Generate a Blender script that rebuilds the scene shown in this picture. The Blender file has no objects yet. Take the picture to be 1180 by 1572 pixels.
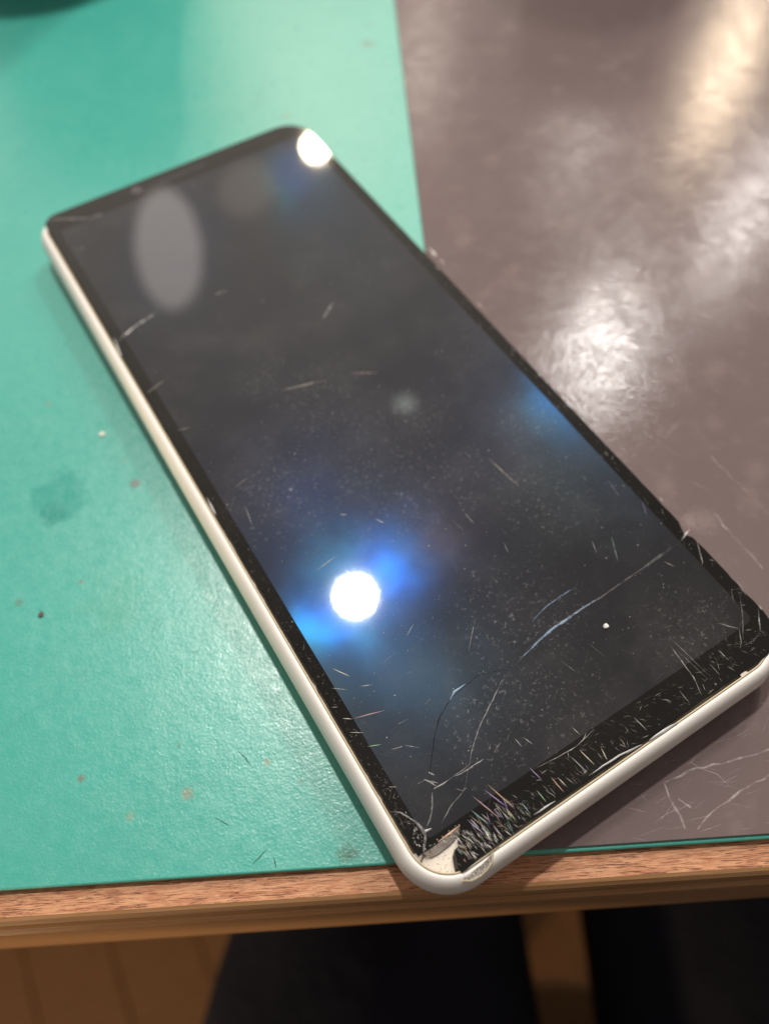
import bpy, bmesh, math, random
from mathutils import Vector, Matrix
random.seed(7)
S = bpy.context.scene
COL = S.collection
MM = 0.001                       # all lengths below are millimetres

# ------------------------------------------------------------------ camera
F_PX, CXP, CYP = 1199.0, 590.0, 786.0            # focal length and centre, in photograph pixels (1180 x 1572)
CAM = Vector((0.0, -9.363, 120.541))
RIGHT = Vector((0.99783, -0.05840, -0.03031))
DOWN = Vector((-0.06571, -0.86080, -0.50468))
FWD = Vector((0.00338, 0.50558, -0.86277))
cd = bpy.data.cameras.new('camera'); cam = bpy.data.objects.new('camera', cd); COL.objects.link(cam)
m = Matrix((RIGHT, -DOWN, -FWD)).transposed().to_4x4(); m.translation = CAM * MM
cam.matrix_world = m
cd.sensor_fit = 'VERTICAL'; cd.sensor_height = 36.0; cd.sensor_width = 27.0
cd.lens = 36.0 * F_PX / 1572.0
cd.clip_start = 0.005; cd.clip_end = 50
cd.dof.use_dof = True; cd.dof.focus_distance = 0.112; cd.dof.aperture_fstop = 10.5
S.camera = cam

# ------------------------------------------------------------------ world and lamps
w = bpy.data.worlds.new('World'); S.world = w; w.use_nodes = True
bg = w.node_tree.nodes['Background']; bg.inputs[0].default_value = (1.0, 0.91, 0.82, 1); bg.inputs[1].default_value = 0.28
S.view_settings.view_transform = 'Standard'; S.view_settings.look = 'None'
S.view_settings.exposure = 0.35; S.view_settings.gamma = 1.0; S.view_settings.use_curve_mapping = False
S.cycles.use_denoising = True
S.cycles.max_bounces = 8; S.cycles.sample_clamp_indirect = 4.0
try: S.cycles.denoiser = 'OPENIMAGEDENOISE'
except Exception: pass

def ray(x, y):
    return RIGHT * ((x - CXP) / F_PX) + DOWN * ((y - CYP) / F_PX) + FWD
def onz(x, y, z):
    """photo pixel -> point (mm) on the horizontal plane at height z"""
    d = ray(x, y); return CAM + d * ((z - CAM.z) / d.z)

def lamp(name, x, y, z, dist, w_deg, h_deg, radiance, color, shape='DISK', roll=0.0):
    """a lamp or added fill light hung where the mirror image seen at pixel (x, y) on plane z comes from"""
    p = onz(x, y, z); d = (p - CAM).normalized(); d.z = -d.z
    pos = p + d * dist
    l = bpy.data.lights.new(name, 'AREA'); l.shape = shape
    a = 2 * dist * MM * math.tan(math.radians(w_deg / 2)); b = 2 * dist * MM * math.tan(math.radians(h_deg / 2))
    l.size = a; l.size_y = b
    area = a * a if shape == 'SQUARE' else a * b if shape == 'RECTANGLE' else math.pi / 4 * a * (a if shape == 'DISK' else b)
    l.energy = radiance * math.pi * area; l.color = color
    o = bpy.data.objects.new(name, l); COL.objects.link(o)
    q = d.to_track_quat('Z', 'Y'); o.rotation_mode = 'QUATERNION'
    o.rotation_quaternion = q @ Vector((0, 0, 1)).rotation_difference(Vector((0, 0, 1)))
    if roll: o.rotation_quaternion = q @ Matrix.Rotation(math.radians(roll), 3, 'Z').to_quaternion()
    o.location = pos * MM
    return o

lamp('work_lamp', 545, 915, 8.3, 900, 2.6, 2.6, 1020, (1.0, 0.965, 0.91))
lamp('ceiling_lamp', 484, 226, 8.3, 2300, 1.5, 1.5, 260, (1.0, 0.82, 0.58))
lamp('ceiling_lamp', 918, 540, 0.5, 1700, 4.2, 6.6, 122, (1.0, 0.96, 0.91), 'ELLIPSE', -8)
lamp('ceiling_lamp', 1135, 345, 0.5, 2100, 1.8, 9.0, 70, (1.0, 0.93, 0.88), 'ELLIPSE', -12)
lamp('ceiling_lamp', 1108, 120, 0.5, 2400, 1.8, 9.0, 62, (1.0, 0.78, 0.54), 'ELLIPSE', -4)
lamp('reflection_fill', 905, 190, 0.5, 2200, 3.2, 14.0, 9, (1.0, 0.9, 0.85), 'ELLIPSE', -14)  # added dim lights, these make pale streaks mirrored in the mauve mat
lamp('reflection_fill', 968, 345, 0.5, 2200, 1.6, 5.0, 16, (1.0, 0.93, 0.85), 'ELLIPSE', -10)
lamp('reflection_fill', 640, 120, 0.5, 2300, 2.4, 9.0, 11, (1.0, 0.85, 0.72), 'ELLIPSE', -16)
lamp('reflection_fill', 259, 384, 8.3, 1500, 4.8, 8.6, 1.9, (1.0, 0.90, 0.84), 'ELLIPSE', -15)  # added unseen light, makes the grey finger-shaped reflection on the screen
lamp('reflection_fill', 380, 290, 8.3, 1500, 4.6, 3.6, 0.5, (1.0, 0.85, 0.6), 'ELLIPSE', 20)  # added unseen light, makes a faint warm reflection on the screen
for wd_, ra_ in ((38, .11), (46, .09), (54, .08), (62, .09), (71, .08), (80, .08), (90, .06)):
    lamp('ceiling_fill', 380, 190, 8.3, 2300 - wd_ * 6, wd_, wd_ * .85, ra_, (1.0, 0.88, 0.72), 'ELLIPSE')  # added nested fills that lighten the upper part of the screen
lamp('reflection_fill', 622, 620, 8.3, 1500, 1.6, 1.2, 2.6, (0.92, 1.0, 0.92), 'ELLIPSE')  # added unseen light, stands in for a faint ghost spot
sp = bpy.data.lights.new('low_spot_fill', 'SPOT'); sp.energy = 25; sp.color = (1.0, 0.72, 0.42); sp.spot_size = math.radians(54.6); sp.spot_blend = 0.03; sp.shadow_soft_size = 0.02  # added spot for the left floor and table front; cone edge imitates a shadow
so = bpy.data.objects.new('low_spot_fill', sp); COL.objects.link(so)
so.location = Vector((-700, -800, -60)) * MM
so.rotation_mode = 'QUATERNION'; so.rotation_quaternion = (Vector((-700, -800, -60)) - Vector((-330, 0, -380))).to_track_quat('Z', 'Y')

# ------------------------------------------------------------------ helpers
PH_O = Vector((3.611, -0.716, 0.5)); PH_A = math.radians(28.3)      # the phone's base corner and turn on the table
GZ = 7.8                                                            # top of its glass above its base
def ph(x, y, z=GZ):
    """photo pixel -> phone-local point on the plane z above the phone's base"""
    p = onz(x, y, z + 0.5) - PH_O
    c, s = math.cos(-PH_A), math.sin(-PH_A)
    return Vector((p.x * c - p.y * s, p.x * s + p.y * c, z))

def tag(o, label=None, cat=None, group=None, kind=None):
    if label: o['label'] = label
    if cat: o['category'] = cat
    if group: o['group'] = group
    if kind: o['kind'] = kind
    return o
def empty(name, loc, rz=0):
    o = bpy.data.objects.new(name, None); COL.objects.link(o); o.location = Vector(loc) * MM; o.rotation_euler = (0, 0, rz)
    o.empty_display_size = 0.01
    return o
def link(name, me, parent=None):
    o = bpy.data.objects.new(name, me); COL.objects.link(o)
    if parent: o.parent = parent
    return o
def mesh(name, verts, faces, mat, parent=None, smooth=False, mats=None, fm=None):
    me = bpy.data.meshes.new(name); me.from_pydata([tuple(Vector(v) * MM) for v in verts], [], faces); me.update()
    for mt in (mats or [mat]): me.materials.append(mt)
    if fm:
        for p, i in zip(me.polygons, fm): p.material_index = i
    if smooth:
        for p in me.polygons: p.use_smooth = True
    return link(name, me, parent)
def from_bm(name, bm, mat, parent=None, smooth=False):
    bmesh.ops.recalc_face_normals(bm, faces=bm.faces)
    for v in bm.verts: v.co *= MM
    me = bpy.data.meshes.new(name); bm.to_mesh(me); bm.free(); me.materials.append(mat)
    if smooth:
        for p in me.polygons: p.use_smooth = True
    return link(name, me, parent)
def box_bm(x0, y0, z0, x1, y1, z1, bevel=0, seg=2):
    bm = bmesh.new(); bmesh.ops.create_cube(bm, size=1)
    for v in bm.verts:
        v.co = Vector(((x0 + x1) / 2 + v.co.x * (x1 - x0), (y0 + y1) / 2 + v.co.y * (y1 - y0), (z0 + z1) / 2 + v.co.z * (z1 - z0)))
    if bevel: bmesh.ops.bevel(bm, geom=bm.edges[:], offset=bevel, segments=seg, affect='EDGES', profile=0.5)
    return bm
def lathe(prof, n=48, cx=0, cy=0, cz=0):
    bm = bmesh.new(); rings = []
    for r, z in prof:
        rings.append([bm.verts.new((cx + r * math.cos(2 * math.pi * k / n), cy + r * math.sin(2 * math.pi * k / n), cz + z)) for k in range(n)])
    for a, b in zip(rings, rings[1:]):
        for k in range(n): bm.faces.new((a[k], a[(k + 1) % n], b[(k + 1) % n], b[k]))
    bm.faces.new(rings[0]); bm.faces.new(rings[-1])
    return bm

# ------------------------------------------------------------------ materials
class N:
    """small node-graph writer; coordinates are object space in millimetres"""
    def __init__(s, name):
        s.m = bpy.data.materials.new(name); s.m.use_nodes = True; s.t = s.m.node_tree; s.t.nodes.clear()
        s.out = s.t.nodes.new('ShaderNodeOutputMaterial')
        tc = s.t.nodes.new('ShaderNodeTexCoord'); mp = s.t.nodes.new('ShaderNodeMapping'); mp.inputs['Scale'].default_value = (1000, 1000, 1000)
        s.t.links.new(tc.outputs['Object'], mp.inputs[0]); s.co = mp.outputs[0]
    def node(s, typ, **kw):
        n = s.t.nodes.new(typ)
        for k, v in kw.items(): setattr(n, k, v)
        return n
    def put(s, sock, v):
        if isinstance(v, bpy.types.NodeSocket): s.t.links.new(v, sock)
        elif v is not None:
            if sock.type == 'RGBA' and len(v) == 3: v = (*v, 1)
            sock.default_value = v
    def math(s, op, a, b=None, c=None, clamp=False):
        n = s.node('ShaderNodeMath', operation=op, use_clamp=clamp)
        for i, v in enumerate((a, b, c)): s.put(n.inputs[i], v)
        return n.outputs[0]
    def scale(s, v, co=None):
        n = s.node('ShaderNodeMapping'); s.put(n.inputs[0], co or s.co); n.inputs['Scale'].default_value = v; return n.outputs[0]
    def noise(s, scale, detail=3, rough=0.55, co=None, dist=0.0):
        n = s.node('ShaderNodeTexNoise'); s.put(n.inputs['Vector'], co or s.co)
        n.inputs['Scale'].default_value = scale; n.inputs['Detail'].default_value = detail; n.inputs['Roughness'].default_value = rough; n.inputs['Distortion'].default_value = dist
        return n.outputs[0]
    def ramp(s, f, a, b, lo=0.0, hi=1.0):
        n = s.node('ShaderNodeMapRange', interpolation_type='SMOOTHSTEP'); s.put(n.inputs[0], f)
        for i, v in zip((1, 2, 3, 4), (a, b, lo, hi)): n.inputs[i].default_value = v
        return n.outputs[0]
    def mix(s, f, a, b):
        n = s.node('ShaderNodeMix', data_type='RGBA'); s.put(n.inputs[0], f); s.put(n.inputs[6], a); s.put(n.inputs[7], b); return n.outputs[2]
    def spot(s, x, y, r, soft=0.3, wob=0.5, ws=0.6):
        """1 inside an uneven round stain at (x, y) of radius r"""
        n = s.node('ShaderNodeVectorMath', operation='DISTANCE'); s.put(n.inputs[0], s.scale((1, 1, 0))); n.inputs[1].default_value = (x, y, 0)
        d = s.math('ADD', n.outputs['Value'], s.math('MULTIPLY', s.math('SUBTRACT', s.noise(ws / max(r, .3) * 2, 4), 0.5), wob * r * 2))
        return s.ramp(d, r * (1 - soft), r * (1 + soft), 1.0, 0.0)
    def bump(s, h, strength=0.3, dist=0.1, normal=None):
        n = s.node('ShaderNodeBump'); n.inputs['Strength'].default_value = strength; n.inputs['Distance'].default_value = dist * MM
        s.put(n.inputs['Height'], h); s.put(n.inputs['Normal'], normal) if normal else None
        return n.outputs[0]
    def bsdf(s, col, rough=0.5, spec=0.5, metal=0.0, normal=None, **kw):
        n = s.node('ShaderNodeBsdfPrincipled'); s.put(n.inputs['Base Color'], col); s.put(n.inputs['Roughness'], rough)
        s.put(n.inputs['Specular IOR Level'], spec); s.put(n.inputs['Metallic'], metal)
        if normal: s.put(n.inputs['Normal'], normal)
        for k, v in kw.items(): s.put(n.inputs[k], v)
        return n.outputs[0]
    def done(s, sh): s.t.links.new(sh, s.out.inputs[0]); return s.m

def plain(name, col, rough=0.5, spec=0.5, metal=0.0, **kw):
    n = N(name); v = n.noise(0.8, 4)
    c = n.mix(v, tuple(x * 0.88 for x in col), tuple(min(1, x * 1.1) for x in col))
    return n.done(n.bsdf(c, rough, spec, metal, **kw))

# green work mat: embossed vinyl with stains
def mat_green():
    n = N('green_vinyl')
    big = n.noise(0.018, 3); mid = n.noise(0.12, 5)
    c = n.mix(big, (0.036, 0.31, 0.250), (0.058, 0.40, 0.325))
    c = n.mix(n.ramp(mid, 0.45, 0.75, 0, 0.35), c, (0.095, 0.385, 0.315))
    c = n.mix(n.ramp(n.noise(.7, 6, .75, None, .8), .56, .70, 0, .30), c, (0.15, 0.42, 0.34))
    c = n.mix(n.ramp(n.noise(.05, 5, .6, None, 1.5), .58, .72, 0, .35), c, (0.02, 0.27, 0.215))
    st = onz(95, 765, 0)
    c = n.mix(n.math('MULTIPLY', n.spot(st.x, st.y, 5.2, .22, .7), .8), c, (0.0, 0.27, 0.215))
    st = onz(82, 790, 0)
    c = n.mix(n.math('MULTIPLY', n.spot(st.x, st.y, 2.4, .3, .6), .5), c, (0.003, 0.21, 0.17))
    for (x, y, r, col, a) in ((208, 742, 0.85, (0.13, 0.09, 0.08), .85), (190, 706, .35, (0.2, 0.2, 0.14), .6), (75, 620, .5, (0.22, 0.24, 0.17), .6),
                              (565, 67, 1.6, (0.07, 0.16, 0.12), .8), (440, 178, 1.2, (0.10, 0.24, 0.18), .7), (570, 37, 1.0, (0.1, 0.25, 0.2), .5),
                              (125, 1195, .5, (0.16, 0.15, 0.11), .8), (288, 1218, .8, (0.20, 0.22, 0.15), .8), (410, 1170, .45, (0.2, 0.2, 0.12), .8),
                              (200, 1253, .6, (0.22, 0.28, 0.2), .6), (530, 1312, 1.1, (0.02, 0.16, 0.10), .85), (543, 1310, .6, (0.02, 0.16, 0.10), .8),
                              (30, 925, .7, (0.08, 0.2, 0.15), .7), (125, 893, .4, (0.2, 0.16, 0.12), .7), (462, 1200, .5, (0.05, .2, .14), .7), (275, 1145, .3, (0.03, .2, .14), .8),
                              (300, 1000, .3, (0.03, .2, .14), .7), (180, 930, 5.0, (0.05, .32, .23), .5)):
        p = onz(x, y, 0); c = n.mix(n.math('MULTIPLY', n.spot(p.x, p.y, r, .55, 1.7, 1.0), a), c, col)
    # fine wear scratches
    sc = n.noise(1.2, 2, .5, n.scale((2.2, 0.10, 1), n.scale((1, 1, 1))), .6)
    c = n.mix(n.ramp(sc, .70, .74, 0, .22), c, (0.32, 0.50, 0.42))
    g = n.noise(2.6, 4, .65); v = n.node('ShaderNodeTexVoronoi', feature='F1'); n.put(v.inputs['Vector'], n.co); v.inputs['Scale'].default_value = 2.2
    h = n.math('ADD', n.math('MULTIPLY', g, 0.8), n.math('MULTIPLY', v.outputs['Distance'], .35))
    h = n.math('ADD', h, n.math('MULTIPLY', n.noise(.22, 3), 2.2))
    nb = n.bump(h, .7, .055)
    r = n.ramp(n.noise(.5, 5), .3, .7, .27, .37)
    return n.done(n.bsdf(c, r, n.ramp(n.noise(1.6, 5, .8), .36, .66, .65, 1.25), 0, nb))
# mauve work mat: smoother, duller, scuffed
def mat_mauve():
    n = N('mauve_vinyl')
    c = n.mix(n.noise(.02, 3), (0.136, 0.102, 0.101), (0.168, 0.126, 0.123))
    c = n.mix(n.ramp(n.noise(.11, 6, .6), .52, .75, 0, .4), c, (0.25, 0.20, 0.185))
    c = n.mix(n.ramp(n.noise(.55, 5, .7, None, 1.2), .60, .74, 0, .22), c, (0.30, 0.25, 0.235))
    for (x, y, r, col, a) in ((1078, 800, 2.2, (.42, .36, .33), .5), (1055, 800, 1.1, (.45, .38, .34), .5), (970, 452, 2.2, (.30, .24, .17), .5),
                              (1095, 650, 1.6, (.34, .28, .25), .45), (1160, 720, 1.8, (.34, .28, .25), .4), (1115, 1110, .5, (.05, .04, .04), .7)):
        p = onz(x, y, .5); c = n.mix(n.math('MULTIPLY', n.spot(p.x, p.y, r, .8, 1.1, 1.4), a * .3), c, col)
    g = n.noise(2.2, 2, .6); l = n.noise(1.0, 2, .5, n.scale((.25, 5.0, 1)))
    h = n.math('ADD', n.math('MULTIPLY', g, .9), n.math('MULTIPLY', l, .25))
    nb = n.bump(h, .9, .030)
    r = n.ramp(n.noise(.35, 5), .3, .7, .10, .14)
    sl = n.math('MULTIPLY', n.ramp(n.noise(1.45, 5, .8, None, .5), .39, .63, .03, .23), n.ramp(n.noise(.16, 4, .6), .3, .6, .55, 1.1))
    return n.done(n.bsdf(c, r, sl, 0, nb))
def mat_wood(name, a, b, dark, sx=.03, rough=.42, bs=.5):
    n = N(name); co = n.scale((sx * 3, .9, .9))
    g = n.noise(1.6, 6, .65, co, .8); f = n.noise(3.6, 4, .7, n.scale((sx * 1.5, 1.4, 1.4)), .9)
    c = n.mix(n.ramp(g, .32, .68), a, b); c = n.mix(n.ramp(f, .50, .62, 0, .9), c, dark)
    return n.done(n.bsdf(c, rough, .3, 0, n.bump(n.math('ADD', g, f), bs, .10)))

def normal_tilt(n, tx, ty):
    """surface normal of the panel turned a little: one order of the pixel grid's diffraction"""
    a = PH_A; v = Vector((tx * math.cos(a) - ty * math.sin(a), tx * math.sin(a) + ty * math.cos(a), 1)).normalized()
    g = n.node('ShaderNodeNewGeometry'); ad = n.node('ShaderNodeVectorMath', operation='ADD')
    n.put(ad.inputs[0], g.outputs['Normal']); nz = n.node('ShaderNodeTexNoise'); n.put(nz.inputs['Vector'], n.co); nz.inputs['Scale'].default_value = .11; nz.inputs['Detail'].default_value = 2.0
    wv = n.node('ShaderNodeVectorMath', operation='MULTIPLY_ADD'); n.put(wv.inputs[0], nz.outputs['Color']); wv.inputs[1].default_value = (.034, .034, 0); wv.inputs[2].default_value = (v.x - .017, v.y - .017, v.z - 1); n.put(ad.inputs[1], wv.outputs[0])
    no = n.node('ShaderNodeVectorMath', operation='NORMALIZE'); n.put(no.inputs[0], ad.outputs[0]); return no.outputs[0]
def smudges(n):
    """finger grease and dust: patchy, grainy"""
    fine = n.ramp(n.noise(1.5, 5, .75, None, .6), .56, .74)
    patch = None
    for (x, y, r) in ((600, 735, 10), (480, 620, 7), (430, 760, 8), (830, 760, 8), (700, 730, 6), (400, 580, 4.5), (790, 950, 9), (640, 640, 5), (820, 1060, 8), (1060, 960, 6), (740, 1120, 6), (800, 640, 5)):
        p = ph(x, y); q = n.spot(p.x, p.y, r, .75, .45, 1.0); patch = q if patch is None else n.math('MAXIMUM', patch, q)
    broad = n.ramp(n.noise(.07, 4, .6), .42, .72)
    d = n.math('MULTIPLY', fine, n.math('ADD', n.math('MULTIPLY', patch, .75), n.math('MULTIPLY', broad, .07)))
    haze = n.math('MULTIPLY', n.math('ADD', n.math('MULTIPLY', patch, .5), broad), n.noise(.5, 5, .65))
    return d, haze
def mat_screen():
    n = N('oled_screen')
    d, haze = smudges(n)
    c = n.mix(n.math('ADD', n.math('MULTIPLY', d, .55), n.math('MULTIPLY', haze, .048), clamp=True), (.0135, .0115, .0105), (.48, .46, .45))
    sh = n.bsdf(c, .035, .5)
    for (tx, ty, col, k, r) in ((.030, .004, (.010, .13, 1), .0026, .13), (-.031, 0, (.012, .18, 1), .0030, .12), (.046, .004, (.03, .65, .9), .0012, .12), (-.048, -.004, (.03, .35, .9), .0008, .14),
                                (.0, -.026, (.04, .5, .75), .0009, .15), (.004, .034, (.10, .35, .8), .0010, .17), (.0, .075, (.16, .45, .8), .0011, .20), (-.03, .085, (.3, .5, .6), .0006, .20), (0, -.075, (.10, .22, .8), .0010, .22),
                                (.075, .006, (.5, .42, .40), .0006, .16), (-.075, 0, (.6, .4, .5), .0004, .17), (.06, .05, (.35, .6, .5), .0005, .18), (.1, -.01, (.2, .3, .8), .0004, .2),
                                (0, 0, (.25, .50, 1), .0012, .11), (.012, .02, (.05, .45, .8), .0008, .13), (-.014, -.016, (.08, .25, 1), .0008, .13), (0, 0, (.18, .42, 1), .0014, .24), (0, 0, (.6, .55, .5), .0006, .50)):
        g = n.node('ShaderNodeBsdfGlossy'); g.inputs['Roughness'].default_value = r; g.inputs['Color'].default_value = (*[x * k for x in col], 1)
        n.put(g.inputs['Normal'], normal_tilt(n, tx, ty))
        a = n.node('ShaderNodeAddShader'); n.put(a.inputs[0], sh); n.put(a.inputs[1], g.outputs[0]); sh = a.outputs[0]
    return n.done(sh)
def mat_bezel():
    n = N('black_glass')
    d, haze = smudges(n)
    c = n.mix(n.math('ADD', n.math('MULTIPLY', d, .35), n.math('MULTIPLY', haze, .012), clamp=True), (.0030, .0026, .0024), (.4, .38, .37))
    return n.done(n.bsdf(c, .035, .5))
def mat_frame():
    n = N('white_polycarbonate')
    c = n.mix(n.noise(.15, 4), (.77, .73, .69), (.83, .79, .75))
    c = n.mix(n.ramp(n.noise(.9, 5, .7), .66, .74, 0, .35), c, (.5, .42, .33))
    return n.done(n.bsdf(c, .46, .4, 0, n.bump(n.noise(3, 3), .12, .05), **{'Subsurface Weight': .15, 'Subsurface Radius': (1.0, .7, .5), 'Subsurface Scale': 0.0012}))
def mat_line(name, col, alpha, rough=.3, spec=.5):
    n = N(name); t = n.node('ShaderNodeBsdfTransparent'); mx = n.node('ShaderNodeMixShader')
    v = n.ramp(n.noise(.7, 4, .7), .30, .66, alpha * .25, min(1, alpha * 1.35))
    n.put(mx.inputs[0], v); n.put(mx.inputs[1], t.outputs[0]); n.put(mx.inputs[2], n.bsdf(col, rough, spec)); return n.done(mx.outputs[0])

GREEN = mat_green(); MAUVE = mat_mauve()
WOOD = mat_wood('walnut_laminate', (.44, .175, .085), (.64, .33, .175), (.13, .045, .022), .05, .36, .7)
BAND = mat_wood('edge_banding', (.36, .19, .085), (.41, .23, .11), (.29, .145, .065), .01, .4, .15)
FLOORW = mat_wood('floor_oak', (.10, .046, .016), (.15, .072, .026), (.07, .03, .011), .02, .45, .2)
SCREEN = mat_screen(); BEZEL = mat_bezel(); FRAME = mat_frame()
GASKET = plain('yellowed_gasket', (.50, .42, .27), .35)
PLATE = plain('cream_plate', (.74, .66, .56), .55)
GAPM = plain('black_adhesive', (.006, .005, .005), .35)
FRACT = plain('fractured_glass', (.46, .42, .39), .18, .9)
CHIP = None

# ------------------------------------------------------------------ floor
ZF = -722.0
floor = mesh('floor', [(-1500, -1500, ZF - 6), (1500, -1500, ZF - 6), (1500, 1500, ZF - 6), (-1500, 1500, ZF - 6)], [(0, 1, 2, 3)], plain('floor_joint', (.09, .042, .015), .8)); tag(floor, kind='structure')
pbm = box_bm(-38, -450, 0, 38, 450, 5.9, .8, 1)
for f_ in pbm.faces: pass
pl0 = from_bm('plank', pbm, FLOORW, floor)
pl0.data.transform(Matrix.Rotation(0, 4, 'Z'))
k = 0
for i in range(-9, 9):
    for j in range(-1, 1):
        o = pl0 if k == 0 else pl0.copy()
        if k: COL.objects.link(o)
        o.parent = floor; k += 1
        off = Vector((i * 77.0 + 20, j * 902 + 300 + (i % 3) * 190, 0)); off.rotate(Matrix.Rotation(math.radians(24), 3, 'Z'))
        o.location = Vector((off.x, off.y, ZF - 5.95)) * MM; o.rotation_euler = (0, 0, math.radians(24))

# ------------------------------------------------------------------ table
TX = 560.0
table = empty('table', (0, 300, ZF)); tag(table, 'wood laminate table with a tan banded front edge under the mats', 'table')
def tloc(v): return (v[0], v[1] - 300, v[2] - ZF)
top = from_bm('table_top', box_bm(-TX, -299.6, -40 - ZF, TX, 300, -1.22 - ZF), WOOD, table)
prof = [(1.0, -1.2), (.15, -1.2), (-.35, -1.45), (-.85, -2.1), (-1.1, -3.3), (-1.15, -5.2), (-1.0, -5.9), (-1.0, -6.2), (-1.75, -6.9), (-1.9, -8), (-1.95, -38), (-1.3, -39.5), (0.35, -39.5)]
xs = [-TX, TX]; vv = []; ff = []
for x in xs:
    for y, z in prof: vv.append(tloc((x, y - .0, z)))
np_ = len(prof)
for a in range(np_ - 1): ff.append((a, a + 1, np_ + a + 1, np_ + a))
ff += [tuple(range(np_)), tuple(range(np_, 2 * np_))]
vv = [(x, y, z + (.02 if i % np_ < 2 else 0)) for i, (x, y, z) in enumerate(vv)]
band = mesh('edge_band', [(v[0], min(v[1], -299.62) if False else v[1], v[2]) for v in vv], ff, BAND, table)
band.data.materials.append(WOOD)
for p in band.data.polygons:
    if p.index == 0: p.material_index = 1
top.data.transform(Matrix.Translation((0, 0.59 * MM, 0)))
for sx in (-1, 1):
    for sy in (-1, 1):
        from_bm('leg', box_bm(sx * 500 - 25, sy * 250 - 25, 0.2, sx * 500 + 25, sy * 250 + 25, -40 - ZF, 3), plain('leg_paint', (.05, .045, .04), .4), table)

# ------------------------------------------------------------------ mats
def slab(name, x0, x1, y0, y1, z0, z1, mat, bev):
    return from_bm(name, box_bm(x0, y0, z0, x1, y1, z1, bev, 3), mat)
gm = slab('green_mat', -420, 420, 3.55, 520, -1.17, 0.0, GREEN, .3); tag(gm, 'turquoise green vinyl work mat with dark stains lying on the wooden table', 'work mat')
mm_ = slab('mauve_mat', 13.3, 400, 4.15, 500, 0.01, 0.5, MAUVE, .12); tag(mm_, 'scuffed greyish mauve sheet lying on top of the green mat', 'work mat')

def ribbon(pts, w0, h=.02, taper=True, jit=0.0):
    """thin raised sliver along a polyline: verts, faces"""
    vs, fs = [], []; n = len(pts)
    for i, p in enumerate(pts):
        a = pts[max(0, i - 1)]; b = pts[min(n - 1, i + 1)]; t = Vector((b[0] - a[0], b[1] - a[1], 0))
        t = t.normalized() if t.length > 1e-9 else Vector((1, 0, 0)); s = Vector((-t.y, t.x, 0))
        wd = w0 * (1 + random.uniform(-jit, jit)) * (.15 + .85 * math.sin(math.pi * (i + .15) / (n - .7)) if taper else 1) / 2
        c = Vector(p)
        vs += [c + s * wd, c + Vector((0, 0, h)), c - s * wd]
    for i in range(n - 1):
        k = i * 3; fs += [(k, k + 3, k + 4, k + 1), (k + 1, k + 4, k + 5, k + 2)]
    return vs, fs
def subdiv(pts, step, jit):
    out = []
    for a, b in zip(pts, pts[1:]):
        a, b = Vector(a), Vector(b); k = max(1, int((b - a).length / step))
        for i in range(k):
            q = a.lerp(b, i / k)
            if out: q += Vector((random.uniform(-jit, jit), random.uniform(-jit, jit), 0))
            out.append(q)
    out.append(Vector(pts[-1])); return out
def multi(name, items, mat, parent, kind='stuff'):
    V, Fc = [], []
    for vs, fs in items:
        b = len(V); V += vs; Fc += [tuple(i + b for i in f) for f in fs]
    o = mesh(name, V, Fc, mat, parent)
    if kind: o['kind'] = kind
    return o

CREASE = mat_line('white_crease', (.50, .44, .42), .42, .5)
for pts, wd in (([(1180, 1150), (1122, 1168), (1054, 1184), (1020, 1200), (1028, 1226), (1043, 1252), (1051, 1273)], .28),
                ([(1180, 1189), (1127, 1221), (1091, 1247), (1070, 1273)], .22),
                ([(1098, 788), (1110, 806), (1140, 840), (1170, 873)], .16),
                ([(1060, 1170), (1100, 1190), (1120, 1208)], .10), ([(1040, 1226), (1060, 1240)], .2),
                ([(970, 1205), (1010, 1250), (1030, 1262)], .08), ([(985, 660), (1040, 700)], .09), ([(1090, 700), (1180, 790)], .09), ([(1000, 930 - 240), (1050, 640)], .07),
                ([(860, 235), (930, 262)], .18), ([(1010, 190), (1060, 205)], .2)):
    vs, fs = ribbon(subdiv([onz(x, y, .502) for x, y in pts], 1.2, .18), wd, .012, False, .6)
    mesh('crease', vs, fs, CREASE, mm_)
items = []
for i in range(300):
    x, y = random.uniform(15, 120), random.uniform(4.6, 150) if i % 2 else random.uniform(4.6, 22); a = random.gauss(.1, .35) if y < 25 else random.uniform(0, 3.14); L = random.uniform(.6, 5)
    p = Vector((x, y, .502)); q = p + Vector((math.cos(a), math.sin(a), 0)) * L
    items.append(ribbon(subdiv([p, q], 1, .05), random.uniform(.03, .08), .006))
multi('scuffs', items, CREASE, mm_)
GSCR = mat_line('green_scratch', (.30, .52, .42), .45, .5); GDK = mat_line('green_cut', (.02, .14, .10), .7, .6)
items = []
for i in range(110):
    p = Vector((random.uniform(-95, -5), random.uniform(4.6, 110), .003)); a = random.uniform(0, 3.14); L = random.uniform(.4, 3)
    items.append(ribbon(subdiv([p, p + Vector((math.cos(a), math.sin(a), 0)) * L], .7, .06), random.uniform(.04, .10), .006))
multi('scuffs', items, GSCR, gm)
for pts in ([(387, 1328), (402, 1312), (411, 1303)], [(420, 1316), (424, 1332)], [(365, 1152), (377, 1164), (386, 1178)], [(60, 935), (68, 942)], [(330, 1255), (352, 1268)]):
    vs, fs = ribbon(subdiv([onz(x, y, .003) for x, y in pts], .5, .05), .22, .01); mesh('cut', vs, fs, GDK, gm)

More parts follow.
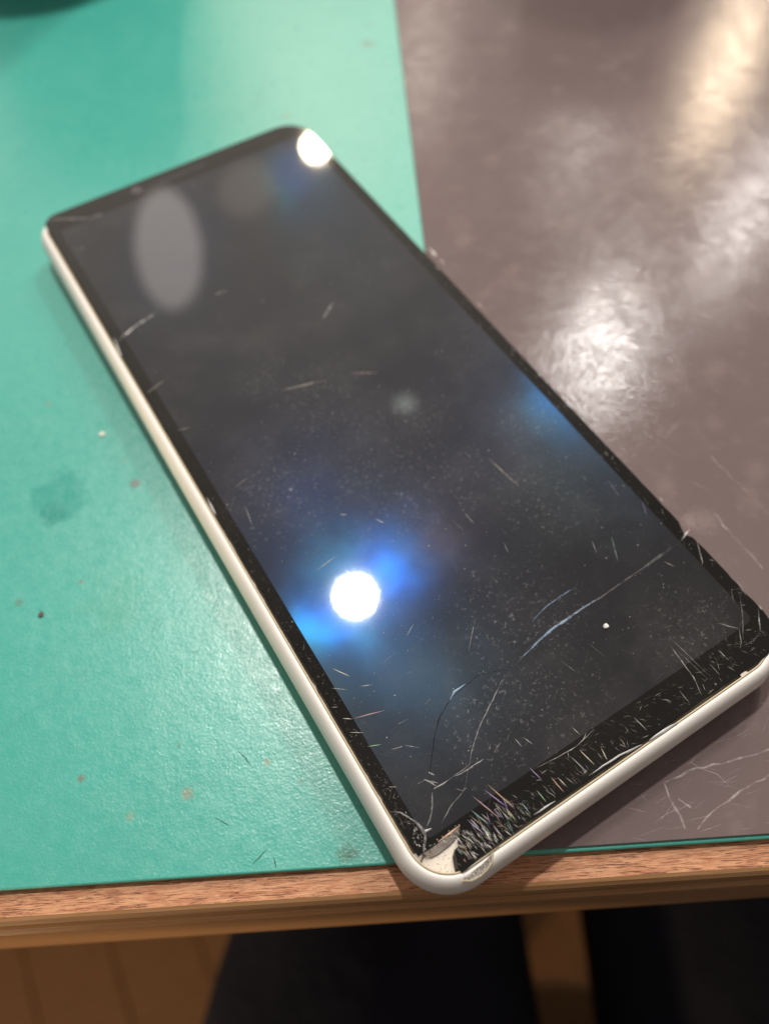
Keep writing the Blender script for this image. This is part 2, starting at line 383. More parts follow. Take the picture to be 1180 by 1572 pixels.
# crumbs lying about (each one a small faceted lump)
def crumb(name, x, y, z, r, col, label, cat, flat=.5, rough=.6):
    bm = bmesh.new(); bmesh.ops.create_icosphere(bm, subdivisions=2, radius=r)
    for v in bm.verts:
        v.co *= random.uniform(.72, 1.15); v.co.z = v.co.z * flat
        v.co.z = max(v.co.z, -r * flat * .6)
    zb = min(v.co.z for v in bm.verts)
    for v in bm.verts: v.co.z -= zb
    p = onz(x, y, z); o = from_bm(name, bm, plain(name + '_stuff', col, rough)); o.location = p * MM; tag(o, label, cat); return o
crumb('crumb', 157, 667, 0.002, .62, (.62, .66, .55), 'pale chip of paint stuck on the green mat beside a brown stain', 'crumb', .35)
crumb('crumb', 64, 944, 0.002, .50, (.10, .06, .05), 'dark brown flake lying on the green mat below the teal blot', 'crumb', .4)
crumb('crumb', 929, 962, 8.302, .42, (.85, .82, .78), 'white crumb lying on the black phone screen', 'crumb', .7)

# ------------------------------------------------------------------ the phone
phone = empty('smartphone', PH_O, PH_A)
tag(phone, 'white framed smartphone with a scratched black screen and a shattered corner, lying across both mats', 'smartphone')
PW, PL, RC = 64.0, 155.2, 5.6
def rrect(off, n=10, x0=0, y0=0, x1=PW, y1=PL, r=RC):
    r = max(.05, r + off); pts = []
    for cx, cy, a0 in ((x1 + off - r, y1 + off - r, 0), (x0 - off + r, y1 + off - r, 90), (x0 - off + r, y0 - off + r, 180), (x1 + off - r, y0 - off + r, 270)):
        for k in range(n + 1):
            a = math.radians(a0 + 90 * k / n); pts.append((cx + r * math.cos(a), cy + r * math.sin(a)))
    return pts
def loft(name, prof, mat, parent, n=14, cap0=False, cap1=False, dx=2.15, dy=2.4):   # the display sits shifted in its frame: it hides the far and right rims
    bm = bmesh.new(); rings = []
    for off, z in prof: rings.append([bm.verts.new((x, y, z)) for x, y in rrect(off, n, 0, 0, PW - dx, PL - dy)[:n + 1] + rrect(off, n, 0, 0, PW - dx, PL - dy, 3.2)[n + 1:2 * n + 2] + rrect(off, n, 0, 0, PW - dx, PL - dy)[2 * n + 2:]])
    for a, b in zip(rings, rings[1:]):
        for k in range(len(a)): bm.faces.new((a[k], a[(k + 1) % len(a)], b[(k + 1) % len(a)], b[k]))
    if cap0: bm.faces.new(rings[0])
    if cap1: bm.faces.new(rings[-1])
    return from_bm(name, bm, mat, parent, True)
body = loft('frame', [(.32, 6.3), (.34, 7.35), (.42, 7.55), (.62, 7.62), (1.0, 7.52), (1.5, 7.1), (1.95, 6.3), (2.3, 5.2), (2.42, 4.0), (2.3, 2.8), (1.9, 1.6), (1.3, .7), (.5, .2), (-.6, .0)], FRAME, phone, cap1=True)
mod = body.modifiers.new('edge', 'EDGE_SPLIT'); mod.split_angle = math.radians(50)
loft('gasket', [(.05, 7.0), (.08, 7.56), (.16, 7.63), (.30, 7.62), (.335, 7.4), (.335, 6.9)], GASKET, phone)
pbm_ = bmesh.new(); pbm_.faces.new([pbm_.verts.new((x, y, 6.55)) for x, y in rrect(.30, 10, 0, 0, PW - 2.15, PL - 2.4)]); from_bm('mid_plate', pbm_, PLATE, phone)

# outlines of the cracked cover glass: rounded rectangle whose lower left corner is broken out
def pxl(l, z=GZ): return [ph(x, y, z) for x, y in l]
SCR = (2.35, 5.5, 61.4, 149.0)
notch = pxl([(640, 1316), (651, 1309), (661, 1303), (672, 1296), (684, 1286), (697, 1275), (706, 1267), (705, 1281), (702, 1290), (703, 1299), (697, 1309), (701, 1319), (701, 1331), (709, 1341)])
def glass_outline(off):
    base = rrect(off, 10, r=6.6)[:11] + rrect(off, 10, r=3.4)[11:22] + rrect(off, 10)[22:]; k0 = 2 * 11; k1 = 3 * 11              # the third arc is the lower left corner
    left = [p for p in base[:k0 + 1]]; right = base[k1 - 1:]
    nn = [(p.x, p.y) for p in notch]
    left = base[:k0 + 1]; rest = base[k1:]                          # from the right lower corner on
    low = [(9.6, -off + 0.02), (13, -off)]
    return left[:-1] + [(-off if False else -off, 7.5)] + nn + low + rest
def inset(pts, d):
    n = len(pts); out = []
    for i in range(n):
        a, b, c = Vector(pts[i - 1]), Vector(pts[i]), Vector(pts[(i + 1) % n])
        e1 = (b - a).normalized(); e2 = (c - b).normalized(); n1 = Vector((-e1.y, e1.x)); n2 = Vector((-e2.y, e2.x))
        q = (n1 + n2); q = q.normalized() if q.length > 1e-6 else n1
        out.append(tuple(b + q * d / max(.5, q.dot(n1))))
    return out
def jitter(pts, a):
    return [(x + random.uniform(-a, a), y + random.uniform(-a, a)) for x, y in pts]
def fill(outer, inner, z):
    bm = bmesh.new(); edges = []
    def loop(pts):
        vs = [bm.verts.new((x, y, z)) for x, y in pts]
        for i in range(len(vs)): edges.append(bm.edges.new((vs[i], vs[(i + 1) % len(vs)])))
        return vs
    o = loop(outer); i_ = loop(inner) if inner else None
    bmesh.ops.triangle_fill(bm, use_beauty=True, use_dissolve=False, edges=edges, normal=(0, 0, 1))
    return bm, o
def densify(pts, step):
    out = []
    for i in range(len(pts)):
        a, b = Vector(pts[i]), Vector(pts[(i + 1) % len(pts)]); k = max(1, int((b - a).length / step)); out += [tuple(a.lerp(b, j / k)) for j in range(k)]
    return out
raw = densify(glass_outline(-.16), 1.1)
# chips along the rim, mostly near the broken corner and on the right edge
chipped = []
for x, y in raw:
    d = 0.0
    if not (.4 < x < PW - .4) and .0 < y < PL - 8:
        near = 1.0 if (x < 1 and y < 70) or (x > 60 and y < 110) else .25
        d = max(0, random.gauss(0, .07)) * near
    if y < .5 and x > 14: d = max(0, random.gauss(0, .06))
    chipped.append((x + (d if x < 1 else -d if x > PW - 1 else 0), y + (d if y < .5 else 0)))
pn = ph(1058, 812)
chipped = [((x - 1.0 * max(0, 1 - abs(y - pn.y) / 1.6), y) if x > 60 else (x, y)) for x, y in chipped]
topl = inset(chipped, .16)
scr_in = rrect(0, 4, *SCR, r=1.1)
bmz, o_ = fill(topl, scr_in, GZ)
# rounded rim and walls
r1 = [bmz.verts.new((x, y, GZ - .05)) for x, y in inset(chipped, .05)]
r2 = [bmz.verts.new((x, y, GZ - .18)) for x, y in chipped]
r3 = [bmz.verts.new((x, y, GZ - 1.1)) for x, y in chipped]
for a, b in ((o_, r1), (r1, r2), (r2, r3)):
    for k in range(len(a)): bmz.faces.new((a[k], a[(k + 1) % len(a)], b[(k + 1) % len(a)], b[k]))
glass = from_bm('cover_glass', bmz, BEZEL, phone)
bms, _ = fill(scr_in, None, GZ)
screen = from_bm('screen', bms, SCREEN, phone)
# fracture wall, shards and dull metal at the broken corner
IRI = {k: plain('prism_' + k, tuple(.62 * v + .38 * .52 for v in c), .25, 1.0) for k, c in dict(orange=(.75, .36, .12), violet=(.30, .14, .55), green=(.20, .48, .16), teal=(.12, .42, .42), rose=(.62, .28, .30), pale=(.95, .92, .88), straw=(.85, .74, .48)).items()}  # rainbow glints of the broken glass, painted in as fixed colours
IRT = {k: mat_line('scratch_' + k, tuple(.55 * v + .45 * .6 for v in c), .55, .3) for k, c in dict(orange=(.75, .36, .12), violet=(.30, .14, .55), green=(.20, .48, .16), teal=(.12, .42, .42), rose=(.62, .28, .30), pale=(.9, .88, .85), straw=(.85, .74, .48)).items()}  # scratches tinted with painted iridescent glint colours
def quad_strip(name, a, b, mat, parent):
    """surface between two pixel polylines given as (x, y, z)"""
    V = [ph(*p) for p in a] + [ph(*p) for p in b]; n = len(a)
    return mesh(name, V, [(i, i + 1, n + i + 1, n + i) for i in range(n - 1)], mat, parent)
quad_strip('fracture_face', [(649, 1310.5, 7.79), (661, 1303.5, 7.79), (684, 1287, 7.79), (705.5, 1268, 7.79)], [(662, 1316, 6.9), (672, 1311, 6.9), (690, 1297, 6.9), (704.5, 1281, 6.9)], FRACT, glass)
for t in range(34):
    u = random.random(); x = 652 + 52 * u; y = 1309.5 - 41.5 * u; dx = random.uniform(2, 5)
    vs, fs = ribbon([ph(x, y + 1.5, 7.80), ph(x + dx * .7, y + dx * 1.6, 7.55)], random.uniform(.05, .16), .03)
    mesh('glass_splinter', vs, fs, random.choice([IRI['orange'], IRI['straw'], IRI['rose'], IRI['pale'], FRACT, GAPM]), glass)
vs, fs = ribbon([ph(672, 1293, 7.83), ph(690, 1279, 7.83), ph(706, 1266.5, 7.83)], .20, .03); mesh('glass_splinter', vs, fs, IRI['orange'], glass)
# small grey flake between glass and frame
mesh('glass_flake', [ph(633, 1312, 7.5), ph(649, 1307, 7.7), ph(646, 1320, 7.5), ph(643, 1323, 7.4)], [(0, 1, 2, 3)], FRACT, glass)
# sunken shard right of the gap, covered with splinters
def tri_in(a, b, c):
    u, v = random.random(), random.random()
    if u + v > 1: u, v = 1 - u, 1 - v
    return (a[0] + (b[0] - a[0]) * u + (c[0] - a[0]) * v, a[1] + (b[1] - a[1]) * u + (c[1] - a[1]) * v)
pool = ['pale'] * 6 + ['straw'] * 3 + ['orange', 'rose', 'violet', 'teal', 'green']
for t in range(130):
    x, y = tri_in((703, 1276), (704, 1330), (778, 1282)) if t % 3 else tri_in((708, 1272), (780, 1284), (800, 1215))
    L = random.uniform(5, 17) if t % 3 else random.uniform(8, 26); a = math.radians(random.gauss(47, 9))
    dx, dy = L * math.cos(a), L * math.sin(a)
    z = 7.825 + random.uniform(0, .03)
    vs, fs = ribbon([ph(x - dx / 2, y - dy / 2, z), ph(x + random.uniform(-.8, .8), y, z), ph(x + dx / 2, y + dy / 2, z)], random.choice((.035, .045, .06, .09)), .03)
    mesh('glass_splinter', vs, fs, IRI[random.choice(pool)], glass)
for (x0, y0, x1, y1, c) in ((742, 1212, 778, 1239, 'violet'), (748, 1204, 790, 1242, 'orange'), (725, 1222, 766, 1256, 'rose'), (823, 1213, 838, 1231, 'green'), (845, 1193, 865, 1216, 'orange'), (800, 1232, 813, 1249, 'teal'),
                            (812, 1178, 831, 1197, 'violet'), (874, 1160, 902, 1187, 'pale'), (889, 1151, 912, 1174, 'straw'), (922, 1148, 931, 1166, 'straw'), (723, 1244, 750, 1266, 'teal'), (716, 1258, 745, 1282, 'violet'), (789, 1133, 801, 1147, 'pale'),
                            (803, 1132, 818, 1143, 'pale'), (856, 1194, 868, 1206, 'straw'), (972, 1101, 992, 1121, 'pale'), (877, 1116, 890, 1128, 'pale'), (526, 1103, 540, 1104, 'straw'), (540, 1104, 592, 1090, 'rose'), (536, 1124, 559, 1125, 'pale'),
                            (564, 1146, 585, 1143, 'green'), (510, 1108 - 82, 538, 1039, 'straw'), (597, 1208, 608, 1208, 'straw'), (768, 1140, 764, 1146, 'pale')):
    vs, fs = ribbon(subdiv([ph(x0, y0, 7.83), ph(x1, y1, 7.83)], .6, .02), .11 if c != 'pale' else .07, .03)
    mesh('glass_splinter', vs, fs, IRI[c], glass)
for t in range(70):
    u = random.random() ** 1.3; x = 775 + 190 * u + random.uniform(-8, 8); y = 1278 - 128 * u + random.uniform(-34, -4) * random.choice((1, 1, .5)); L = random.uniform(5, 20); a = math.radians(random.gauss(46, 12)); dx, dy = L * math.cos(a), L * math.sin(a)
    if ph(x + dx / 2, y + dy / 2).y < .35: continue
    vs, fs = ribbon([ph(x - dx / 2, y - dy / 2, 7.825), ph(x, y, 7.825), ph(x + dx / 2, y + dy / 2, 7.825)], random.choice((.03, .04, .05, .07)), .03)
    mesh('glass_splinter', vs, fs, IRT[random.choice(pool)], glass)
# dark broken edge of that shard
quad_strip('shard_edge', [(703, 1300, 7.78), (699, 1312, 7.78), (703, 1331, 7.78), (711, 1341, 7.7), (735, 1322, 7.75), (766, 1299, 7.78)], [(697, 1305, 7.0), (694, 1316, 7.0), (698, 1338, 6.9), (712, 1346, 6.9), (740, 1326, 7.0), (769, 1301, 7.2)], GAPM, glass)
# chipped frame: crescent of bare speckled metal
def mat_chip():
    n = N('bare_metal'); v = n.ramp(n.noise(4.5, 5, .8), .42, .60)
    return n.done(n.bsdf(n.mix(v, (.12, .10, .08), (.62, .58, .52)), .4, .5, .3, n.bump(n.noise(5, 4), .8, .2)))
CHIP = mat_chip()
arc_o = [(708, 1352), (724, 1352), (738, 1344), (748, 1335), (755, 1323), (757, 1309)]; arc_i = [(712, 1347), (720, 1342), (730, 1334), (740, 1326), (748, 1318), (755, 1309)]
V = [ph(x, y, 7.68 - .28 * math.sin(math.pi * i / 5)) for i, (x, y) in enumerate(arc_o)] + [ph(x, y, 7.70) for x, y in arc_i]
mesh('chipped_rim', V, [(i, i + 1, 7 + i, 6 + i) for i in range(5)], CHIP, body)
vs, fs = ribbon(subdiv([ph(x, y, 7.69 - .28 * math.sin(math.pi * i / 5)) for i, (x, y) in enumerate(arc_o)], .4, .02), .16, .05, False); mesh('chipped_rim', vs, fs, GASKET, body)

# chipped spots on the right rim, gold glints painted among them
for (x, y, c, wd, L) in ((659, 381, 'pale', .5, 16), (676, 398, 'pale', .35, 10), (731, 462, 'straw', .28, 13), (738, 470, 'orange', .2, 9), (744, 477, 'straw', .2, 7), (783, 533, 'pale', .35, 10), (799, 548, 'pale', .2, 8), (668, 409, 'pale', .3, 8), (820, 575, 'pale', .14, 9), (850, 598, 'pale', .12, 14), (965, 715, 'pale', .12, 10), (1010, 762, 'pale', .15, 12), (1030, 785, 'pale', .12, 14), (1098, 858, 'straw', .12, 18), (1130, 892, 'pale', .12, 16), (1160, 925, 'straw', .14, 18)):
    vs, fs = ribbon(subdiv([ph(x, y, 7.74), ph(x + L * .68, y + L * .73, 7.74)], .5, .12), wd * .7, .08, True, .7); mesh('glass_splinter', vs, fs, IRI[c], glass)
# crushed glass lying in the gap
gi = []
for t in range(150):
    if t % 2: x, y = tri_in((645, 1322), (703, 1283), (668, 1343)) if t % 4 == 1 else tri_in((700, 1300), (704, 1338), (668, 1343)); z = 6.57
    else: x, y = tri_in((655, 1300), (706, 1262), (700, 1290)) if t % 4 else tri_in((640, 1262), (655, 1310), (630, 1290)); z = 7.81
    p = ph(x, y, z); r = random.uniform(.04, .17) * (1 if t % 2 else .6)
    vs = [p + Vector((r * math.cos(a) * random.uniform(.4, 1.3), r * math.sin(a) * random.uniform(.4, 1.3), 0)) for a in (0, 1.5, 3.1, 4.6)] + [p + Vector((0, 0, r * .8))]
    gi.append((vs, [(k, (k + 1) % 4, 4) for k in range(4)]))
multi('glass_grit', gi, plain('glass_powder', (.80, .77, .72), .4, .6), glass)

# front camera and earpiece slot
c0 = ph(210, 292); o = from_bm('front_camera', lathe([(1.25, 0), (1.25, .012), (1.05, .018), (.75, .012), (.02, .010)], 32, c0.x, c0.y, GZ + .001), plain('lens_ring', (.05, .04, .045), .12), glass)
e1, e2 = ph(250, 274), ph(309, 253); ey = PL - 2.9
def stadium(x0, x1, y, r, z, n=10):
    return [(x1 + r * math.sin(math.pi * k / n), y + r * math.cos(math.pi * k / n), z) for k in range(n + 1)] + [(x0 - r * math.sin(math.pi * k / n), y - r * math.cos(math.pi * k / n), z) for k in range(n + 1)]
a_ = stadium(27.6, 37.2, ey, .72, GZ + .004); b_ = stadium(27.6, 37.2, ey, .50, GZ + .012); n_ = len(a_)
mesh('earpiece', a_ + b_, [(i, (i + 1) % n_, n_ + (i + 1) % n_, n_ + i) for i in range(n_)] + [tuple(range(n_, 2 * n_))], None, glass, mats=[plain('earpiece_rim', (.05, .045, .045), .2), plain('earpiece_mesh', (.006, .006, .006), .7)], fm=[0] * n_ + [1])

# pale slivers added as the bright glints along the glass edges
GLINT = plain('glint_silver', (.55, .55, .56), .12, .8)
for pts in ([(903, 1191), (925, 1176), (950, 1160), (985, 1143)], [(819, 1251), (835, 1240), (852, 1230)], [(996, 1137), (1018, 1122), (1040, 1109)], [(318, 764), (324, 776), (331, 790)], [(870, 612), (884, 626), (905, 649)], [(175, 519), (181, 534), (187, 548)]):
    vs, fs = ribbon(subdiv([ph(x, y, 7.74) for x, y in pts], 1, .03), .42, .14); mesh('edge_glint', vs, fs, GLINT, glass)
mesh('glass_flake', [ph(1134, 1034, 7.7), ph(1141, 1030, 7.75), ph(1150, 1032, 7.7), ph(1138, 1040, 7.6)], [(0, 1, 2, 3)], PLATE, glass)

# cracks
PALE = mat_line('crack_pale', (.66, .64, .62), .30, .2); FAINT = mat_line('crack_faint', (.5, .5, .52), .12, .2); DARK = mat_line('crack_dark', (.003, .003, .004), .9, .2); BLUE = mat_line('crack_blue_glint', (.34, .50, .72), .55, .2); BRIGHT = mat_line('crack_bright', (.85, .82, .78), .5, .3)  # the blue mix paints highlights lying along the cracks
def crack(pts, wd, mat, z=7.812, jit=.05, taper=True):
    vs, fs = ribbon(subdiv([ph(x, y, z) for x, y in pts], .7, jit), wd, .025, taper, .4); mesh('crack', vs, fs, mat, glass)
A = [(653, 1273), (659, 1258), (663, 1247), (663, 1216), (660, 1183), (667, 1128), (675, 1100), (694, 1069), (715, 1051), (732, 1038), (755, 1031), (783, 1028)]
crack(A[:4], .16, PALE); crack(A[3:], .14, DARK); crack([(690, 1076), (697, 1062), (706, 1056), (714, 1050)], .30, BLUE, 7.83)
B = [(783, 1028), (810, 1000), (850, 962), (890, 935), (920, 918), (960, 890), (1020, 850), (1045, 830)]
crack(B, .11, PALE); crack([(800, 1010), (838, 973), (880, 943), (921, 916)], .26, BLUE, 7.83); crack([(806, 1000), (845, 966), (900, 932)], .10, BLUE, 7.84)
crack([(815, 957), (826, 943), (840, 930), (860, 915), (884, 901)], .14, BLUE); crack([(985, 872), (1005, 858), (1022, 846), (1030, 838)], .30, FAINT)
crack([(783, 1028), (769, 1048), (746, 1094), (733, 1122), (724, 1152), (719, 1178), (715, 1201)], .17, PALE)
crack([(715, 1201), (711, 1214), (690, 1240), (677, 1265)], .12, PALE); crack([(700, 1211), (711, 1214), (716, 1209)], .2, PALE)
crack([(597, 1246), (614, 1247), (635, 1260), (652, 1275)], .2, PALE); crack([(652, 1275), (652, 1290), (650, 1308)], .35, PALE); crack([(640, 1262), (652, 1276), (662, 1272)], .4, PALE)
crack([(635, 1259), (645, 1270), (651, 1282)], .45, PALE)
for p in ([(610, 1250), (616, 1262), (618, 1270)], [(632, 1262), (636, 1270), (640, 1282)], [(622, 1255), (630, 1275)]): crack(p, .05, PALE)
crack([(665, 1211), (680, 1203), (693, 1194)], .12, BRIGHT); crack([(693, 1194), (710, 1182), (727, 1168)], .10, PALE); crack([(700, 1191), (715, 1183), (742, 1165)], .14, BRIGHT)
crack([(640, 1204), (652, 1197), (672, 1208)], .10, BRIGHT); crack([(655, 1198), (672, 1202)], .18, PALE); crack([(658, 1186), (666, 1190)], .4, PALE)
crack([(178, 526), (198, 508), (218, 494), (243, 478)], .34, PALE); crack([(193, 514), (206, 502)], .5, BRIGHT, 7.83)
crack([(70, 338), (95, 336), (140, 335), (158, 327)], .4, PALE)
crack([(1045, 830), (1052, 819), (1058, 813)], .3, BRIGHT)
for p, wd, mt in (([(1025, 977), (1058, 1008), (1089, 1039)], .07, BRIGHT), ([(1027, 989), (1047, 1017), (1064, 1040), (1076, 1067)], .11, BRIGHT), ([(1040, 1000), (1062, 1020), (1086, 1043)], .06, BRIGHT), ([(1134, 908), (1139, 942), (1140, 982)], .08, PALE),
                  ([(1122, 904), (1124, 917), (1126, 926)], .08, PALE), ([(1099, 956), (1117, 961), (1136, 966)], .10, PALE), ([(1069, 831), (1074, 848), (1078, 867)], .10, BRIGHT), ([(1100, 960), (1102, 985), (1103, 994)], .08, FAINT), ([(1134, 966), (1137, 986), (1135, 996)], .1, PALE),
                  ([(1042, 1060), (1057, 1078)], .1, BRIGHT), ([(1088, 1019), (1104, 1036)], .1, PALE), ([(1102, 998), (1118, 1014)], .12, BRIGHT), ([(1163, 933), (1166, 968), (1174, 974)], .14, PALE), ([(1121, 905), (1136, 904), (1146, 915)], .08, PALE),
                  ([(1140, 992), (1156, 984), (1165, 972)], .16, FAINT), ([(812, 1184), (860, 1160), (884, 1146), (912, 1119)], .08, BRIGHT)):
    crack(p, wd, mt, 7.812, .03)
for (x0, y0, x1, y1, c, wd) in ((430, 600, 500, 583, 'straw', .18), (537, 573, 580, 572, 'rose', .20), (749, 703, 796, 747, 'straw', .16), (713, 694, 722, 702, 'pale', .12), (713, 788, 727, 804, 'pale', .14), (483, 878, 517, 852, 'straw', .13), (933, 738, 950, 762, 'violet', .12),
                                (938, 824, 948, 862, 'teal', .14), (1018, 862, 1035, 870, 'straw', .12), (729, 948, 719, 1000, 'pale', .08), (635, 957, 623, 978, 'pale', .10), (562, 870, 574, 884, 'pale', .10), (577, 797, 588, 802, 'pale', .35), (522, 790, 532, 790, 'pale', .3), (360, 749, 380, 733, 'straw', .1), (376, 776, 388, 809, 'pale', .1),
                                (272, 661, 292, 656, 'straw', .12), (225, 604, 252, 584, 'straw', .16), (505, 1056, 534, 1059, 'pale', .10), (551, 1054, 572, 1051, 'pale', .14), (600, 1151, 618, 1146, 'straw', .14), (620, 1144, 644, 1148, 'pale', .10), (612, 1111, 626, 1104, 'straw', .14), (652, 1081, 660, 1073, 'orange', .14), (908, 830, 915, 848, 'pale', .1),
                                (773, 833, 780, 849, 'pale', .1), (692, 797, 712, 815, 'pale', .06), (985, 770, 992, 792, 'violet', .1), (330, 452, 348, 446, 'straw', .2), (495, 490, 512, 463, 'pale', .2), (586, 1020, 610, 998, 'pale', .06), (860, 1014, 890, 1036, 'pale', .06), (930, 1010, 900, 985, 'pale', .05)):
    vs, fs = ribbon(subdiv([ph(x0, y0, 7.82), ph(x1, y1, 7.82)], .8, .015), wd * .7, .02); mesh('scratch', vs, fs, IRT[c], glass)

# uncountable fine scratches, chips and dust
items = []
for i in range(900):
    x, y = random.uniform(2, 62), (random.uniform(4, 150) if i % 4 == 0 else random.uniform(3, 75)); a = random.choice((random.gauss(.5, .5), random.gauss(2.2, .5))); L = random.uniform(.3, 3.2)
    p = Vector((x, y, 7.806)); q = p + Vector((math.cos(a), math.sin(a), 0)) * L
    if q.x > 63: continue
    items.append(ribbon(subdiv([p, q], .8, .02), random.uniform(.014, .045), .01))
multi('fine_scratches', items, FAINT, glass)
items = []
def near_notch(x, y): return x < 10 and y < 4.5
for i in range(600):
    r = random.random()
    if r < .42: x, y = random.choice((.55, .9, 1.4)) + random.uniform(-.3, .8), 8 + 62 * random.random() ** 1.4
    elif r < .8: x, y = random.uniform(8, 62), random.uniform(.3, 5)
    else: x, y = random.uniform(61.3, 63.4), random.uniform(3, 112)
    if near_notch(x, y) or y < .3 or (x < 1 and y < 8): continue
    a = random.gauss(-.75, .5) if y < 5 else random.uniform(-1.5, 1.5); L = random.uniform(.08, .5) * (2.2 if random.random() < .12 else 1) if r < .42 else random.uniform(.15, 1.2)
    q = (x + math.cos(a) * L, y + math.sin(a) * L)
    if not (.25 < q[0] < 63.6 and q[1] > .3): continue
    items.append(ribbon(subdiv([(x, y, 7.806), (*q, 7.806)], .4, .05), random.uniform(.02, .08), .02))
multi('edge_chips', items, mat_line('edge_chip', (.62, .58, .52), .55, .3), glass)
items = []
for i in range(1250):
    x, y = random.uniform(.8, 63), random.uniform(.8, 152)
    if i % 3: y = random.uniform(.8, 80)
    if near_notch(x, y) or (x < 3 and y < 6): continue
    r = min(.16, .018 + random.expovariate(1 / .022)); n = 5; a0 = random.random() * 6
    vs = [Vector((x + r * math.cos(a0 + 6.283 * k / n) * random.uniform(.6, 1.3), y + r * math.sin(a0 + 6.283 * k / n) * random.uniform(.6, 1.3), 7.805)) for k in range(n)] + [Vector((x, y, 7.805 + r * .6))]
    items.append((vs, [(k, (k + 1) % n, n) for k in range(n)]))
multi('dust', items, plain('dust_grain', (.35, .335, .31), .6), glass)

# ------------------------------------------------------------------ tubs standing just beyond the frame
def tub(loc, r, h, col, label):
    t = empty('tub', loc); tag(t, label, 'tub')
    from_bm('wall', lathe([(r * .92, 0), (r, 1.5), (r, h - 5), (r * .98, h - 4.5)], 64), plain('tub_plastic', col, .4), t, True)
    from_bm('lid', lathe([(r * 1.0, h - 4.4), (r * 1.04, h - 4), (r * 1.04, h - .8), (r * 1.0, h), (.1, h)], 64), plain('tub_lid', tuple(c * .8 for c in col), .35), t, True)
tub((-92, 297, .02), 42, 84, (.05, .03, .022), 'dark brown tub standing on the green mat')
tub((88, 276, .52), 28, 52, (.05, .035, .03), 'low dark tub standing on the mauve sheet')

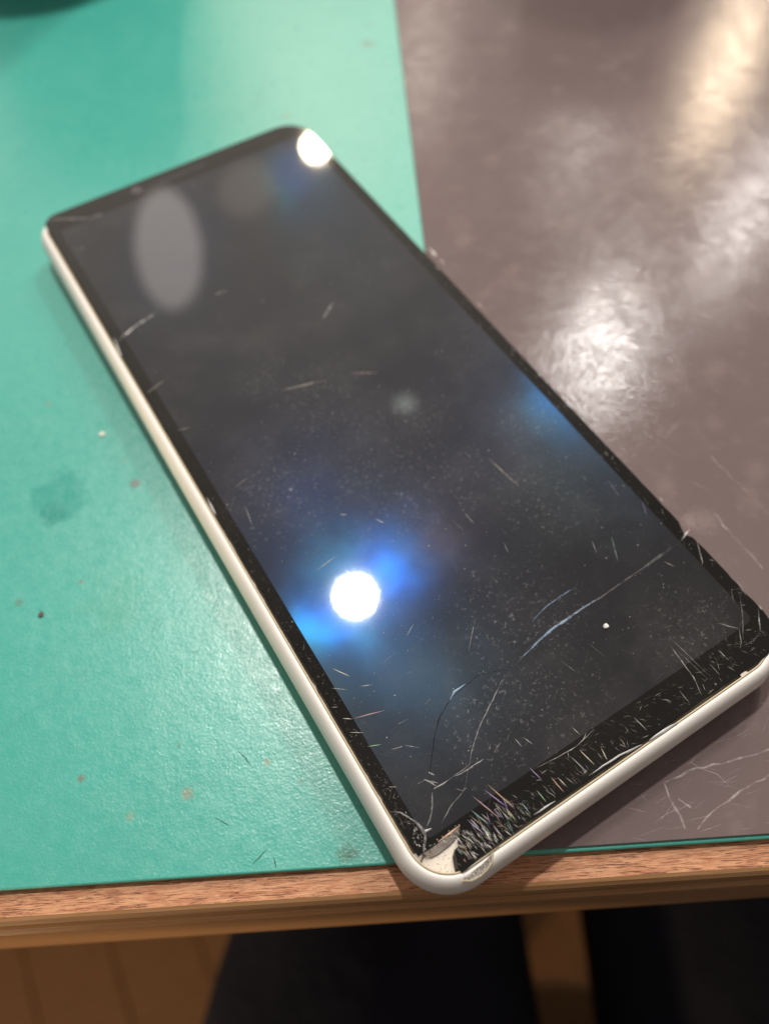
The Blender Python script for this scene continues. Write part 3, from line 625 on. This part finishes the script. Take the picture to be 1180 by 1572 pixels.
# ------------------------------------------------------------------ seated person (legs under the table edge) and stool
def person_mesh():
    """one continuous body: legs under the table, trunk leaning forward, both hands held up either side of the camera"""
    vs, rr, ed = [], [], []
    def add(p, r, to=None):
        vs.append(p); rr.append(r if isinstance(r, tuple) else (r, r))
        if to is not None: ed.append((to, len(vs) - 1))
        return len(vs) - 1
    CX = 64.0
    root = add((CX, -330, -262), (120, 100))
    for sd in (-1, 1):
        k = root
        for x, y, z, a, c in ((69, -285, -268, 88, 84), (86, -150, -272, 86, 80), (87, -34, -274, 83, 74), (66, 55, -276, 56, 58), (68, 150, -296, 58, 58), (70, 175, -400, 52, 54), (72, 165, -560, 46, 48), (74, 160, -676, 42, 44), (74, 175, -694, 42, 26), (76, 265, -700, 40, 20)):
            k = add((CX + sd * x, y, z), (a, c), k)
    k = add((CX, -345, -130), (125, 95), root); k = add((CX, -340, 20), (130, 98), k); ch = add((CX, -318, 150), (140, 100), k)
    up = add((CX, -298, 235), (80, 66), ch); nk = add((CX, -272, 296), (46, 48), up); hd = add((CX, -250, 360), (58, 68), nk); tp_ = add((CX, -250, 440), (66, 80), hd); add((CX, -256, 490), (46, 56), tp_)
    add((CX, -172, 385), (9, 9), hd)
    for sd in (-1, 1):
        k = add((CX + sd * 165, -300, 205), 58, up); k = add((CX + sd * 215, -235, 60), 46, k); k = add((CX + sd * 205, -190, 10), 42, k)
        k = add((CX + sd * 150, -120, 70), 36, k); w_ = add((CX + sd * 112, -88, 118), (27, 21), k); pm = add((CX + sd * 98, -66, 150), (34, 17), w_)
        for i, (dx, dy, dz) in enumerate(((10, 14, 22), (2, 20, 24), (-6, 24, 20), (-14, 24, 12))):
            f1 = add((CX + sd * (98 + dx), -66 + dy, 150 + dz), 9.5, pm); f2 = add((CX + sd * (84 + dx), -54 + dy, 168 + dz), 8.5, f1); add((CX + sd * (64 + dx), -54 + dy, 172 + dz), 7.5, f2)
        t1 = add((CX + sd * 92, -84, 158), 11, w_); add((CX + sd * 66, -82, 176), 8.5, t1)
    me = bpy.data.meshes.new('person'); me.from_pydata([tuple(Vector(v) * MM) for v in vs], ed, [])
    n = N('navy_clothes_and_skin'); c = n.mix(n.noise(.03, 4), (.006, .0065, .011), (.016, .016, .026))
    sx_ = n.node('ShaderNodeSeparateXYZ'); n.put(sx_.inputs[0], n.co)
    bare = n.math('MAXIMUM', n.math('GREATER_THAN', sx_.outputs[2], 275.0), n.math('MULTIPLY', n.math('GREATER_THAN', sx_.outputs[1], -96.0), n.math('GREATER_THAN', sx_.outputs[2], 60.0)))
    me.materials.append(n.done(n.bsdf(n.mix(bare, c, (.45, .27, .19)), n.math('SUBTRACT', .9, n.math('MULTIPLY', bare, .4)), .15, 0, n.bump(n.noise(.04, 4), .6, 4))))
    o = link('person', me); sk = o.modifiers.new('skin', 'SKIN'); sk.use_smooth_shade = True
    for i, (a, c) in enumerate(rr):
        o.data.skin_vertices[0].data[i].radius = (a * MM, c * MM); o.data.skin_vertices[0].data[i].use_root = (i == 0)
    ss = o.modifiers.new('sub', 'SUBSURF'); ss.levels = 2; ss.render_levels = 2
    # hair and eyes
    HM = plain('dark_hair', (.015, .011, .009), .6)
    bm = bmesh.new(); bmesh.ops.create_uvsphere(bm, u_segments=32, v_segments=20, radius=1)
    bmesh.ops.delete(bm, geom=[v for v in bm.verts if v.co.z < .05 and v.co.y > -.35 or v.co.z < -.55], context='VERTS')
    for v in bm.verts: v.co = Vector((CX + v.co.x * 78, -256 + v.co.y * 92, 432 + v.co.z * 88)) + Vector((random.uniform(-2, 2), random.uniform(-2, 2), random.uniform(-2, 2)))
    from_bm('hair', bm, HM, o, True)
    for sd in (-1, 1):
        bm = bmesh.new(); bmesh.ops.create_uvsphere(bm, u_segments=16, v_segments=10, radius=12)
        for v in bm.verts: v.co += Vector((CX + sd * 30, -184, 405))
        from_bm('eye', bm, plain('eye', (.6, .58, .55), .2), o, True)
    return o
per = person_mesh(); tag(per, 'seated person in dark navy clothes with knees under the table edge', 'person')
st = empty('stool', (62, -200, ZF)); tag(st, 'round wooden stool under the seated person', 'stool')
from_bm('seat', lathe([(160, 330), (178, 336), (182, 346), (178, 356), (160, 362), (.1, 362)], 64), BAND, st)
for k in range(4):
    a = math.radians(45 + 90 * k); x, y = 125 * math.cos(a), 125 * math.sin(a)
    from_bm('leg', lathe([(14, 0.3), (17, 329)], 16, x, y), BAND, st, True)
